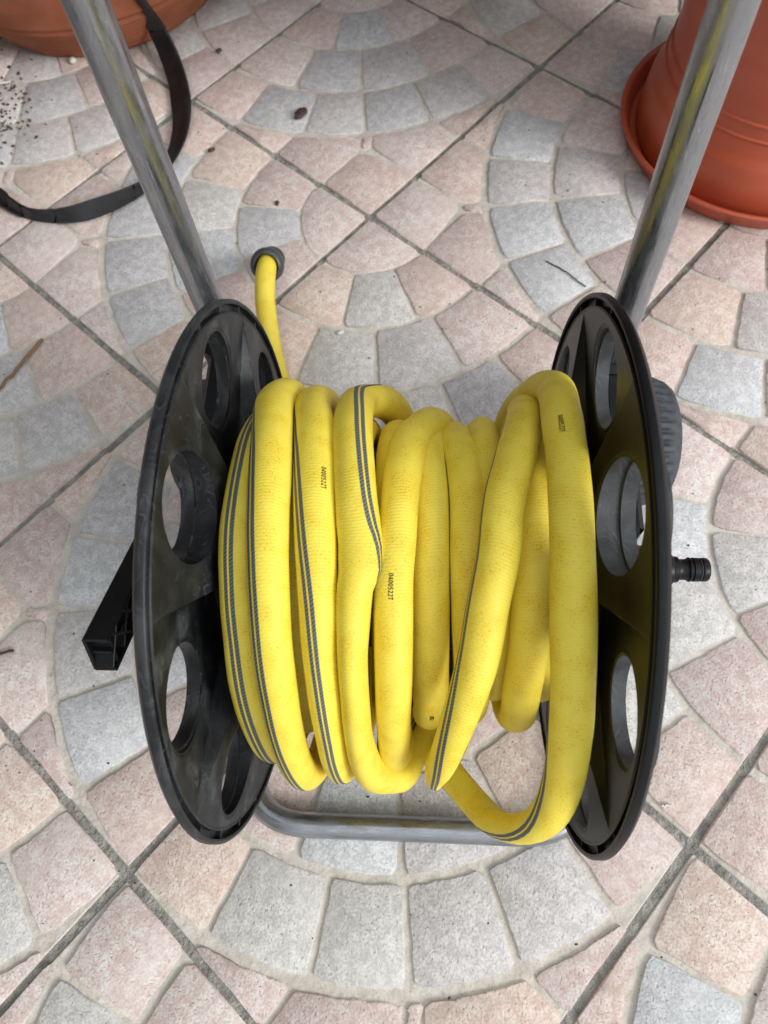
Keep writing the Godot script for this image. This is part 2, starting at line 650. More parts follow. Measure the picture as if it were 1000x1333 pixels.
func disc_web(phi0: float) -> Shape:
	var s := Shape.new()
	var r_in := 0.30 * DISC_R
	var r_out := 0.951 * DISC_R
	for k in 8:
		var mid := phi0 + k * PI / 4
		var c := Vector2(0.742 * DISC_R, 0)
		var angles := []
		for q in [Vector2.from_angle(PI / 8) * r_out, Vector2.from_angle(-PI / 8) * r_out, Vector2.from_angle(PI / 8) * r_in, Vector2.from_angle(-PI / 8) * r_in]:
			angles.append(fposmod((q - c).angle(), TAU))
		for a in 92:
			angles.append(TAU * a / 92.0)
		angles.sort()
		var rings := 26
		for side in 2:
			var first := s.v.size()
			for j in rings:
				for a in angles:
					var dir := Vector2.from_angle(a)
					var lo := 0.0
					var hi := DISC_R
					for it in 26:
						var m := (lo + hi) * 0.5
						var q := c + dir * m
						if q.length() < r_out and q.length() > r_in and absf(q.angle()) < PI / 8:
							lo = m
						else:
							hi = m
					var rh := 0.168 * DISC_R
					var p := c + dir * lerpf(rh, lo, 1.0 - pow(1.0 - j / float(rings - 1), 1.35))
					var h := web_height(p.length(), mid + p.angle(), phi0)
					var e := 0.00022
					var pc := p + (c - p).normalized() * 0.0007 if j == rings - 1 else p
					var hx := web_height((pc + Vector2(e, 0)).length(), mid + (pc + Vector2(e, 0)).angle(), phi0) - web_height((pc - Vector2(e, 0)).length(), mid + (pc - Vector2(e, 0)).angle(), phi0)
					var hy := web_height((pc + Vector2(0, e)).length(), mid + (pc + Vector2(0, e)).angle(), phi0) - web_height((pc - Vector2(0, e)).length(), mid + (pc - Vector2(0, e)).angle(), phi0)
					var nn := Vector3(-hx / (2 * e), 1, -hy / (2 * e)).normalized()
					var at := Vector3(p.x, h - 0.0024 * side, p.y).rotated(Vector3.UP, -mid)
					s.pt(at, nn.rotated(Vector3.UP, -mid) * (1 if side == 0 else -1))
			s.grid(rings, angles.size(), first, true)
	return s


func reel_disc(called: String, parent: Node3D, basis_: Basis, x: float, phi0: float, lean: float, m: Material, inner: Material, label: String) -> void:
	var web := part(called, disc_web(phi0), m, parent)
	web.transform = Transform3D(Basis(Vector3.BACK, lean) * basis_, Vector3(x, AXLE_Y, 0))
	web.set_meta("label", label)
	var rim := Shape.new()
	var R := DISC_R
	rim.lathe([Vector2(R - 0.0010, 0.0), Vector2(R, 0.0010), Vector2(R, 0.0040), Vector2(R - 0.0006, 0.0048), Vector2(R - 0.0017, 0.0050), Vector2(R - 0.0026, 0.0044), Vector2(R - 0.0028, 0.0004),
		Vector2(0.957 * R, 0.0004), Vector2(0.957 * R, 0.0038), Vector2(0.952 * R, 0.0045), Vector2(0.946 * R, 0.0041), Vector2(0.944 * R, 0.0020), Vector2(0.950 * R, -0.0012), Vector2(0.985 * R, -0.0012), Vector2(R - 0.0010, 0.0)], 160)
	for k in 26:
		var a := TAU * (k + 0.3) / 26.0
		var xf := Transform3D(Basis(Vector3.UP, -a), Vector3.ZERO)
		rim.box(Vector3((0.957 * R + R - 0.0028) * 0.5, 0.0018, 0), Vector3(R * 0.043 - 0.0026, 0.0030, 0.0011), xf, 0.0002)
	part("rim", rim, m, web)
	for k in 8:
		var tube := Shape.new()
		var rh := 0.168 * R
		var a := phi0 + k * PI / 4
		# a tube through the web; its inner end follows the slope of the petal
		var first := tube.v.size()
		for ring in [[0.0, 0, 1.0], [-0.0002, 0.0008, 1.0], [-0.0002, 0.0008, 2.0], [-0.0016, 0.0004, 2.0], [-0.0016, 0.0004, 1.0], [-0.0022, -0.0062, 1.0], [-0.0022, -0.0062, 0.0], [0.0012, -0.0062, 0.0], [0.0012, -0.0062, -1.0], [0.0018, -0.0022, -1.0]]:
			for q in 57:
				var e := TAU * q / 56.0
				var p: Vector2 = Vector2(0.742 * R, 0) + Vector2.from_angle(e) * (rh + ring[0])
				var h: float = ring[1]
				if (ring[2] == 1.0 and ring[0] == 0.0) or h == -0.0022:
					var p2 := Vector2(0.742 * R, 0) + Vector2.from_angle(e) * (rh * 1.001)
					h = web_height(p2.length(), a + p2.angle(), phi0) + (0.0 if ring[2] == 1.0 else -0.0022)
				tube.pt(Vector3(p.x - 0.742 * R, h, p.y), [Vector3.DOWN, Vector3(-cos(e), 0, -sin(e)), Vector3.UP, Vector3(cos(e), 0, sin(e))][int(ring[2]) if ring[2] >= 0.0 else 3])
		for e in 5:
			tube.grid(2, 57, first + e * 114)
		var o := part("hole_collar", tube, inner, web)
		o.position = Vector3(0.742 * R * cos(a), 0, 0.742 * R * sin(a))
		o.rotation.y = -a


func arc_path(corners: Array, radius: Array) -> PackedVector3Array:
	# a polyline whose corners are rounded
	var out := PackedVector3Array()
	out.append(corners[0])
	for i in range(1, corners.size() - 1):
		var p: Vector3 = corners[i]
		var a: Vector3 = (corners[i - 1] - p).normalized()
		var b: Vector3 = (corners[i + 1] - p).normalized()
		var r: float = radius[i]
		for k in 13:
			var t := k / 12.0
			out.append((p + a * r).lerp(p, t).lerp(p.lerp(p + b * r, t), t))
	out.append(corners[-1])
	var fine := PackedVector3Array()
	for i in out.size() - 1:
		var n := maxi(1, int(out[i].distance_to(out[i + 1]) / 0.03))
		for k in n:
			fine.append(out[i].lerp(out[i + 1], k / float(n)))
	fine.append(out[-1])
	return fine


func build_cart() -> Node3D:
	var cart := thing("hose_reel_cart", "two-wheeled hose reel cart with black plastic discs and a bent metal tube frame", "hose reel", Vector3(0.00864, 0, -0.14028), -0.193)
	var steel: Material = mats.galvanised_steel
	var frame := Shape.new()
	var lt := 0.1255
	frame.tube(arc_path([Vector3(-lt, 0.5, -0.1655), Vector3(-lt, 0.0135, -0.1425), Vector3(-lt, 0.0110, 0.142), Vector3(lt, 0.0110, 0.142), Vector3(lt, 0.0135, -0.128), Vector3(lt, 0.5, -0.1475)], [0, 0.05, 0.045, 0.045, 0.05, 0]), 0.0093, 28, false)
	part("frame_tube", frame, steel, cart)
	var handle := Shape.new()
	handle.tube(arc_path([Vector3(-lt, 0.5, -0.1655), Vector3(-lt, 0.92, -0.1850), Vector3(lt, 0.92, -0.165), Vector3(lt, 0.5, -0.1475)], [0, 0.06, 0.06, 0]), 0.00935, 28, false)
	part("handle_tube", handle, steel, cart)
	# discs
	reel_disc("reel_disc", cart, Basis(Vector3.UP, Vector3.RIGHT, Vector3.FORWARD), -HALF_W - 0.0005, deg_to_rad(-6.0), 0.014, mats.dusty_plastic, mats.dusty_plastic, "scuffed and dusty left disc of the reel")
	reel_disc("reel_disc", cart, Basis(Vector3.UP, Vector3.LEFT, Vector3.BACK), HALF_W + 0.0005, deg_to_rad(7.5), -0.031, mats.clean_plastic, mats.grimy_plastic, "cleaner, glossier right disc of the reel")
	# drum and axle
	var drum := Shape.new()
	var across := Basis(Vector3.UP, Vector3.LEFT, Vector3.BACK)   # lathe height runs to the left
	var lie := Basis(Vector3.FORWARD, Vector3.RIGHT, Vector3.DOWN)  # lathe height runs to the right
	drum.lathe([Vector2(0.0, -0.106), Vector2(0.047, -0.106), Vector2(0.047, 0.106), Vector2(0.0, 0.106)], 48, Transform3D(lie, Vector3(0, AXLE_Y, 0)))
	part("drum", drum, mats.clean_plastic, cart)
	for sx in [-1.0, 1.0]:
		var hub := Shape.new()
		var q: Basis = lie if sx > 0 else Basis(Vector3.BACK, Vector3.LEFT, Vector3.DOWN)
		hub.lathe([Vector2(0.030, 0.1), Vector2(0.030, 0.106), Vector2(0.028, 0.108), Vector2(0.016, 0.110), Vector2(0.013, 0.138), Vector2(0.011, 0.140), Vector2(0.0, 0.140)], 40, Transform3D(q, Vector3(0, AXLE_Y, 0)))
		part("axle_hub", hub, mats.clean_plastic, cart)
		var arm := Shape.new()
		arm.box(Vector3(sx * 0.1255, AXLE_Y, -0.078), Vector3(0.016, 0.034, 0.125), Transform3D.IDENTITY, 0.003)
		arm.lathe([Vector2(0.0106, -0.044), Vector2(0.0160, -0.042), Vector2(0.0160, 0.018), Vector2(0.0106, 0.020)], 28, Transform3D(Basis.IDENTITY, Vector3(sx * 0.1255, AXLE_Y, -0.1515 if sx < 0 else -0.1360)))
		part("support_arm", arm, mats.clean_plastic, cart)
	# water connector on the right end of the axle
	var tap := Shape.new()
	tap.lathe([Vector2(0.0090, 0.138), Vector2(0.0090, 0.1490), Vector2(0.0084, 0.1500), Vector2(0.0076, 0.1503), Vector2(0.0074, 0.1530), Vector2(0.0064, 0.1534), Vector2(0.0060, 0.1545), Vector2(0.0060, 0.1578), Vector2(0.0066, 0.1588),
		Vector2(0.0070, 0.1592), Vector2(0.0070, 0.1600), Vector2(0.0062, 0.1604), Vector2(0.0062, 0.1612), Vector2(0.0069, 0.1616), Vector2(0.0068, 0.1648), Vector2(0.0060, 0.1651), Vector2(0.0060, 0.1660), Vector2(0.0068, 0.1664), Vector2(0.0068, 0.1692), Vector2(0.0060, 0.1702), Vector2(0.0046, 0.1702), Vector2(0.0043, 0.158), Vector2(0, 0.158)], 40, Transform3D(lie, Vector3(0, AXLE_Y, 0)))
	var water := part("water_inlet", tap, mats.clean_plastic, cart)
	var seal := Shape.new()
	seal.lathe([Vector2(0.0062, 0.1652), Vector2(0.0066, 0.1654), Vector2(0.0066, 0.1658), Vector2(0.0062, 0.1660)], 40, Transform3D(lie, Vector3(0, AXLE_Y, 0)))
	part("sealing_ring", seal, mats.grey_rubber, water)
	# crank on the left end: a ribbed channel, open towards the disc and at its tip
	var ang := deg_to_rad(61.0)
	var rho := Vector3(0, cos(ang), sin(ang))
	var tan_ := Vector3(0, -sin(ang), cos(ang))
	var xf := Transform3D(Basis(Vector3.RIGHT, rho, tan_), Vector3(-0.1595, AXLE_Y, 0))
	var crank := Shape.new()
	crank.box(Vector3(-0.0056, 0.0290, 0), Vector3(0.0022, 0.087, 0.0235), xf, 0.0005)     # back wall
	crank.box(Vector3(0.0008, 0.0290, -0.0112), Vector3(0.0140, 0.087, 0.0022), xf, 0.0005)  # upper flange
	crank.box(Vector3(0.0002, 0.0290, 0.0112), Vector3(0.0126, 0.087, 0.0022), xf, 0.0005)   # lower flange
	var crank_arm := part("crank_arm", crank, mats.clean_plastic, cart)
	for k in 9:
		var rib := Shape.new()
		var y0 := -0.004 + 0.0086 * k
		var turned := xf * Transform3D(Basis(Vector3.RIGHT, 0.8 if k % 2 else -0.8), Vector3(0.0006, y0, 0))
		rib.box(Vector3.ZERO, Vector3(0.0108, 0.0018, 0.0285 if k < 8 else 0.0240), turned, 0.0004)
		part("rib", rib, mats.clean_plastic, crank_arm)
	var web := Shape.new()
	web.box(Vector3(0.0002, 0.0290, 0.0), Vector3(0.0105, 0.083, 0.0018), xf, 0.0004)
	web.box(Vector3(0.0002, 0.0665, 0.0), Vector3(0.0105, 0.0018, 0.0215), xf, 0.0004)
	part("middle_web", web, mats.clean_plastic, crank_arm)
	# wheels
	var axle := Shape.new()
	axle.tube(PackedVector3Array([Vector3(-0.186, 0.0550, -0.161), Vector3(0.186, 0.0550, -0.161)]), 0.006, 16)
	part("wheel_axle", axle, steel, cart)
	for sx in [-1.0, 1.0]:
		var tyre := Shape.new()
		var prof := [[0.146, 0.042], [0.147, 0.049], [0.151, 0.0532], [0.157, 0.0546], [0.165, 0.0550], [0.174, 0.0548], [0.183, 0.0540], [0.191, 0.0522], [0.198, 0.0493], [0.2030, 0.0450], [0.206, 0.0385], [0.206, 0.033]]
		var count := 36 * 10
		var first := tyre.v.size()
		var ps := []
		for i in prof.size():
			for j in count + 1:
				var a := TAU * j / count
				var g := 0.5 + 0.5 * cos(TAU * (j % 10) / 10.0)
				var deep := smoothstep(0.5, 0.8, g) * 0.0046 * smoothstep(0.148, 0.156, prof[i][0]) * (1.0 - smoothstep(0.186, 0.200, prof[i][0]))
				var r: float = prof[i][1] - deep
				ps.append(Vector3(sx * prof[i][0], 0.0550 + r * cos(a), -0.161 + r * sin(a)))
		var cols := count + 1
		for i in prof.size():
			for j in cols:
				var du: Vector3 = ps[i * cols + (j + 1) % cols] - ps[i * cols + (j + cols - 1) % cols] if j > 0 and j < count else ps[i * cols + 1] - ps[i * cols + count - 1]
				var dv: Vector3 = ps[mini(i + 1, prof.size() - 1) * cols + j] - ps[maxi(i - 1, 0) * cols + j]
				var nn := du.cross(dv).normalized()
				var p: Vector3 = ps[i * cols + j]
				if nn.dot(p - Vector3(sx * 0.174, 0.0550, -0.161)) < 0.0:
					nn = -nn
				tyre.pt(p, nn)
		tyre.grid(prof.size(), cols, first)
		var wheel := part("wheel", tyre, mats.grey_rubber, cart)
		var cap := Shape.new()
		var q: Basis = lie if sx > 0 else Basis(Vector3.BACK, Vector3.LEFT, Vector3.DOWN)
		cap.lathe([Vector2(0.0, 0.149), Vector2(0.043, 0.149)], 48, Transform3D(q, Vector3(0, 0.0550, -0.161)))
		cap.lathe([Vector2(0.0345, 0.2055), Vector2(0.030, 0.2010), Vector2(0.014, 0.2010), Vector2(0.012, 0.207), Vector2(0.0, 0.208)], 48, Transform3D(q, Vector3(0, 0.0550, -0.161)))
		part("hub_cap", cap, mats.grey_rubber, wheel)
	return cart


# ---------------------------------------------------------------- the hose
var hp := PackedVector3Array()    # centre line
var hn := PackedVector3Array()    # outward direction of the cross-section
var hb := PackedVector3Array()    # sideways direction
var ha := PackedFloat32Array()    # half thickness
var hw := PackedFloat32Array()    # half width
var hs := PackedFloat32Array()    # where the stripes sit, radians from outward
var hl := PackedFloat32Array()    # length so far


func slopes(x: Array, y: Array) -> Array:
	# monotone cubic (Fritsch-Carlson)
	var n := x.size()
	var d := []
	for i in n - 1:
		d.append((y[i + 1] - y[i]) / (x[i + 1] - x[i]))
	var m := [d[0]]
	for i in range(1, n - 1):
		if d[i - 1] * d[i] <= 0.0:
			m.append(0.0)
		else:
			var w1: float = 2.0 * (x[i + 1] - x[i]) + (x[i] - x[i - 1])
			var w2: float = (x[i + 1] - x[i]) + 2.0 * (x[i] - x[i - 1])
			m.append((w1 + w2) / (w1 / d[i - 1] + w2 / d[i]))
	m.append(d[-1])
	return m


func cubic(x: Array, y: Array, m: Array, i: int, at: float) -> float:
	var h: float = x[i + 1] - x[i]
	var t: float = (at - x[i]) / h
	var t2 := t * t
	var t3 := t2 * t
	return (2 * t3 - 3 * t2 + 1) * y[i] + (t3 - 2 * t2 + t) * h * m[i] + (-2 * t3 + 3 * t2) * y[i + 1] + (t3 - t2) * h * m[i + 1]


func wind_hose() -> void:
	# every turn, from the innermost to the outermost: [degrees from the top towards the front, radius mm, x mm, half width mm, half thickness mm, stripe degrees]
	var turns := [
		[[-13, 66, 72, 9, 9, 170], [59, 66, 73, 9, 9, 170], [80, 66, 75, 9, 9, 170]],
		[[-45, 75, 73, 9.5, 9.3, 170], [-28, 75, 70, 9.5, 9.3, 170], [6, 79, 64, 9.6, 9.3, 170], [29, 81, 62.2, 9.6, 9.3, 170], [48, 82, 61, 9.6, 9.3, 170], [67, 83, 59.5, 9.6, 9.3, 170], [86, 83, 60.3, 9.6, 9.3, 170]],
		[[-43, 77, 41.7, 9.3, 9.3, 150], [-8, 74, 45, 9.3, 9.3, 150], [22, 70, 47, 9, 9.3, 150], [59, 67, 48.2, 9, 9, 150], [82, 66, 49.6, 9, 9, 150]],
		[[-45, 75.5, 26.5, 9.6, 9.3, -85], [-27, 76, 29.7, 9.6, 9.3, -85], [-7, 77, 31.4, 9.6, 9.3, -82], [22, 79, 32.2, 9.6, 9.3, -85], [71, 80, 34.9, 9.6, 9.3, -90]],
		[[-34, 75, 12.1, 9, 9.6, 180], [-7, 77, 13.9, 9, 9.6, 180], [22, 79, 14.4, 9, 9.6, 180], [50, 81, 14.1, 9, 9.6, 180], [83, 82, 13.7, 9, 9.6, 180]],
		[[-40, 76, -6, 9.4, 9.4, 170], [30, 76, -5, 9.4, 9.4, 170], [90, 78, -8, 9.4, 9.4, 170]],
		[[-40, 79, -27, 9.4, 9.4, 170], [30, 79, -27, 9.4, 9.4, 170], [90, 82, -30, 9.4, 9.4, 170]],
		[[-23, 80, -55, 9.4, 9.4, 160], [9, 80, -51.2, 9.4, 9.4, 160], [36, 82, -49.7, 9.4, 9.4, 160], [68, 85, -51, 9.4, 9.4, 160], [86, 86, -54, 9.4, 9.4, 160]],
		[[-40, 86, -77.5, 9.8, 8.8, -20], [-23, 86, -77.2, 9.8, 8.8, -22], [15, 90, -76, 9.8, 8.8, -20], [34, 92, -74.8, 9.8, 8.8, -18], [50, 95, -73.3, 9.8, 8.8, -15], [71, 100, -71.5, 9.6, 8.8, -10], [92, 103, -70.5, 9.4, 8.8, -5]],
		[[-43, 100, -69.7, 10.4, 9, -78], [-23, 100, -65.2, 10.5, 9, -66], [-11, 101, -62.8, 10.4, 9, -52], [12, 103, -59.6, 10, 9, -40], [31, 106, -58.2, 9.6, 9, -34], [51, 110, -55.6, 9, 9, -30], [66, 113, -54, 8.6, 9, -24], [85, 116, -52.4, 8.2, 9, -6]],
		[[-47, 96, -51.1, 10, 9, -84], [-26, 97, -45.2, 10.3, 9, -74], [-12, 98, -42.3, 10.2, 9, -56], [12, 100, -38.3, 9.6, 9.2, -34], [31, 103, -36, 8.6, 9.4, -16], [52, 107, -35, 7.6, 9.6, -2], [68, 110, -33.6, 7.2, 9.6, 2], [86, 112, -33.6, 7, 9.4, 6]],
		[[-90, 95, -7, 9.6, 9.6, 0], [-63, 96, -15.7, 9.8, 9.6, 4], [-47, 96.5, -26.5, 10, 9.4, 8], [-25, 98, -25.5, 10, 9, 24], [-11, 99, -22.8, 10, 9, 27], [1, 100, -20.3, 9.8, 8.8, 33], [8, 100, -18.6, 10.2, 8.4, 40], [15, 101, -17.3, 10.3, 7.6, 62], [20, 102, -17.4, 9.8, 7.4, 80], [24, 102.5, -19.3, 8.2, 9.4, 100], [32, 103, -20.2, 7.7, 9.8, 114], [41, 105, -20.6, 7, 10.2, 125], [52, 107, -20.5, 6.7, 10.4, 130], [64, 110, -20, 6.7, 10, 130], [78, 113, -18.1, 7.4, 9.6, 130], [92, 116, -12.7, 8.6, 9.2, 165], [99, 116, -4, 9, 9, 185], [110, 108, 3, 9, 9, 200], [125, 98, 10, 9, 9, 200], [210, 86, 18, 9.4, 9.4, 160]],
		[[-75, 83, 18, 9.6, 9.4, 180], [-60, 83, 14, 9.8, 9.4, 180], [-43, 83.5, 7.8, 10, 9.4, 180], [-30, 85, 2.6, 10, 9.4, 180], [-18, 87, 0.7, 9.8, 9.4, 180], [11, 92, -1.5, 9.1, 9.4, 180], [24, 95, -2.5, 9.2, 9.4, 180], [54, 101, -3.1, 8.7, 9.4, 180], [70, 103, -4, 8.4, 9.4, 180], [87, 104, -5.4, 8.2, 9.4, 180]],
		[[-72, 89, 67, 9.8, 9.6, -128], [-42, 90, 63, 10.3, 9.6, -88], [-13, 95, 53.7, 10, 9.4, -84], [3, 99, 46.9, 9.8, 9.4, -82], [16, 102, 44, 9.6, 9.4, -80], [27, 105, 40.1, 9.6, 9.2, -76], [39, 108, 36.3, 9.4, 9.2, -74], [52, 111, 29.9, 8.6, 9, -60], [63, 114, 24.3, 7.8, 9, -44], [74, 116, 19.5, 6.6, 8.8, -24], [83, 116, 16.5, 5.2, 8, -8], [92, 111, 17.5, 5, 7, 0], [102, 106, 22, 8, 6, 0], [180, 105, 45, 9.5, 9, -120]],
		[[-68, 99, 70, 9.8, 9.6, -185], [-56, 102.5, 75.5, 10, 9.6, -175], [-46, 104, 78.1, 10, 9.6, -160], [-22, 106, 76.5, 9.8, 9.6, -130], [-8, 108, 75.8, 9.6, 9.6, -130], [12, 110, 75.3, 9.8, 9.4, -125], [29, 112, 75.2, 10, 9.2, -120], [47, 115, 76.2, 9.9, 9, -108], [56, 118, 76.6, 9.8, 8.8, -100], [66, 124, 76, 9.6, 8.6, -88], [75, 132, 73, 9.6, 8.2, -76], [83, 137.5, 67, 9.6, 7.8, -62], [90, 139.5, 58, 9.4, 7.4, -52], [97, 138, 49, 9.4, 7.2, -46], [105, 132.5, 40, 9.2, 7.4, -44], [112, 122, 27, 9, 8, -44], [118, 113, 16, 9, 9, -44], [140, 112, 0, 9.4, 9.4, -40], [170, 118, -25, 9.6, 9.6, -20], [196, 128, -62, 9.8, 9.8, 0]],
	]
	var th := []
	var rows := [[], [], [], [], []]
	for k in turns.size():
		for p in turns[k]:
			th.append(p[0] + 360.0 * k)
			for c in 5:
				var val: float = p[c + 1]
				if c == 4:   # stripes keep to the nearer way round
					if rows[4].size() and val - rows[4][-1] > 180.0:
						val -= 360.0
					elif rows[4].size() and val - rows[4][-1] < -180.0:
						val += 360.0
				rows[c].append(val)
	var ms := []
	for c in 5:
		ms.append(slopes(th, rows[c]))
	var wob := noise(171, 0.05, 2)
	var i := 0
	var at: float = th[0]
	while at <= th[-1]:
		while i < th.size() - 2 and at > th[i + 1]:
			i += 1
		var q := []
		for c in 5:
			q.append(cubic(th, rows[c], ms[c], i, at))
		var a := deg_to_rad(at)
		var r: float = q[0] * 0.001 + wob.get_noise_1d(at * 0.5) * 0.0006
		hp.append(Vector3(q[1] * 0.001 + wob.get_noise_1d(at * 0.4 + 900) * 0.0005, AXLE_Y + r * cos(a), r * sin(a)))
		hn.append(Vector3(0, cos(a), sin(a)))
		hw.append(q[2] * 0.001 * (1.0 + 0.03 * wob.get_noise_1d(at * 0.8 + 300)))
		ha.append(q[3] * 0.001 * (1.0 + 0.03 * wob.get_noise_1d(at * 0.8 + 600)))
		hs.append(deg_to_rad(q[4]))
		at += 2.5
	# the loose end: under the reel and over the floor to its connector
	var tail := [hp[-1], Vector3(-0.104, 0.045, -0.110), Vector3(-0.120, 0.0185, -0.185), Vector3(-0.1392, 0.0115, -0.2548), Vector3(-0.1473, 0.0165, -0.2842), Vector3(-0.1530, 0.0350, -0.3213), Vector3(-0.1535, 0.0450, -0.3410), Vector3(-0.1530, 0.0480, -0.3570), Vector3(-0.1525, 0.0440, -0.372)]
	var start := hp.size()
	for k in tail.size() - 1:
		var p0: Vector3 = tail[k - 1] if k > 0 else hp[start - 4]
		var p3: Vector3 = tail[k + 2] if k < tail.size() - 2 else tail[k + 1] * 2.0 - tail[k]
		var n := maxi(3, int(tail[k].distance_to(tail[k + 1]) / 0.006))
		for e in range(1, n + 1):
			hp.append(tail[k].cubic_interpolate(tail[k + 1], p0, p3, e / float(n)))
			hn.append(hn[-1])
			hw.append(0.0098)
			ha.append(0.0098)
			hs.append(hs[-1])
	hl.resize(hp.size())
	hb.resize(hp.size())
	for k in hp.size():
		var t := (hp[mini(k + 1, hp.size() - 1)] - hp[maxi(k - 1, 0)]).normalized()
		var nn := hn[k] if k < start else hn[k - 1]
		nn = (nn - t * nn.dot(t)).normalized()
		hn[k] = nn
		hb[k] = nn.cross(t)
		hl[k] = 0.0 if k == 0 else hl[k - 1] + hp[k].distance_to(hp[k - 1])


func on_hose(s: float, phi: float, lift: float) -> Array:
	var k := 1
	while k < hl.size() - 1 and hl[k] < s:
		k += 1
	var t := clampf((s - hl[k - 1]) / maxf(1e-6, hl[k] - hl[k - 1]), 0, 1)
	var c := hp[k - 1].lerp(hp[k], t)
	var nn := hn[k - 1].lerp(hn[k], t).normalized()
	var b := hb[k - 1].lerp(hb[k], t).normalized()
	var a := lerpf(ha[k - 1], ha[k], t) + lift
	var w := lerpf(hw[k - 1], hw[k], t) + lift
	return [c + nn * a * cos(phi) + b * w * sin(phi), (nn * cos(phi) / a + b * sin(phi) / w).normalized()]


func print_code(text: String, degrees: float, turn: int, phi: float, height: float, parent: Node3D) -> void:
	# a printed code that runs along the hose, laid on its curved skin
	var k := int((degrees + 360.0 * turn + 13.0) / 2.5)
	var s0: float = hl[k]
	var tm := TextMesh.new()
	var f := SystemFont.new()
	f.font_names = PackedStringArray(["Droid Sans Mono"])
	tm.font = f
	tm.font_size = 64
	tm.pixel_size = height / 46.0
	tm.depth = 0.0
	tm.text = text
	tm.curve_step = 2.0
	var s := Shape.new()
	for su in tm.get_surface_count():
		var arr := tm.surface_get_arrays(su)
		var vv: PackedVector3Array = arr[Mesh.ARRAY_VERTEX]
		var ii: PackedInt32Array = arr[Mesh.ARRAY_INDEX]
		for pass_ in 3:   # ink that has spread a little
			var first := s.v.size()
			for p in vv:
				var q := on_hose(s0 + p.x * 0.36 + 0.00007 * (pass_ - 1), phi + (p.y * 0.5 + 0.00005 * (pass_ - 1)) / 0.0098, 0.00014 + 0.00003 * pass_)
				s.pt(q[0], q[1])
			for t in range(0, ii.size(), 3):
				s.tri(first + ii[t], first + ii[t + 1], first + ii[t + 2])
	part("printed_code", s, mats.code_ink, parent)


func build_hose() -> void:
	wind_hose()
	var hose := thing("garden_hose", "yellow garden hose with twin grey stripes wound on the reel", "hose", Vector3(0.00864, 0, -0.14028), -0.193)
	var s := Shape.new()
	var seg := 32
	for k in hp.size():
		for j in seg + 1:
			var a := TAU * j / seg
			var phi := a + hs[k] + PI     # u = 0.5 falls on the stripes
			# slightly squared where turns press on each other
			var p := hp[k] + hn[k] * ha[k] * cos(phi) + hb[k] * hw[k] * sin(phi)
			s.pt(p, (hn[k] * cos(phi) / ha[k] + hb[k] * sin(phi) / hw[k]).normalized(), Vector2(float(j) / seg, hl[k]))
	s.grid(hp.size(), seg + 1, 0)
	part("hose_tube", s, mats.yellow_hose, hose)
	print_code("0400522T", -1, 10, deg_to_rad(33), 0.0021, hose)
	print_code("0400522T", 26, 12, deg_to_rad(-4), 0.0021, hose)
	print_code("0400522T", -14, 14, deg_to_rad(-16), 0.0021, hose)
	print_code("1852", 78, 4, deg_to_rad(6), 0.0021, hose)
	# connector on the loose end
	var last := hp.size() - 1
	var axis := Vector3(-0.05, -0.62, -0.78).normalized()
	var side := axis.cross(Vector3.RIGHT).normalized()
	var xf := Transform3D(Basis(axis.cross(side) * -1.0, axis, side).orthonormalized(), Vector3(-0.1528, 0.0500, -0.3590))
	var body := Shape.new()
	body.lathe([Vector2(0.0145, 0.008), Vector2(0.0145, 0.020), Vector2(0.0128, 0.024), Vector2(0.0128, 0.040), Vector2(0.0105, 0.044), Vector2(0.0085, 0.044), Vector2(0.0082, 0.020), Vector2(0.0, 0.020)], 40, xf)
	var con := part("hose_connector", body, mats.clean_plastic, hose)
	var collar := Shape.new()
	collar.lathe([Vector2(0.0108, 0.006), Vector2(0.0112, 0.000), Vector2(0.0128, -0.0022), Vector2(0.0148, -0.0012), Vector2(0.0163, 0.0022), Vector2(0.0166, 0.008), Vector2(0.0160, 0.0120), Vector2(0.0146, 0.0130)].map(func(p): return p), 48, xf)
	var collar2 := Shape.new()
	var prof := [Vector2(0.0146, 0.0130), Vector2(0.0160, 0.0120), Vector2(0.0166, 0.008), Vector2(0.0163, 0.0022), Vector2(0.0148, -0.0012), Vector2(0.0128, -0.0022), Vector2(0.0112, 0.000), Vector2(0.0108, 0.006)]
	prof.reverse()
	var flip := Transform3D(xf.basis * Basis(Vector3.RIGHT, PI), xf.origin)
	var turned := []
	for p in prof:
		turned.append(Vector2(p.x, -p.y))
	turned.reverse()
	collar2.lathe(turned, 48, flip)
	part("locking_collar", collar2, mats.connector_plastic, con)


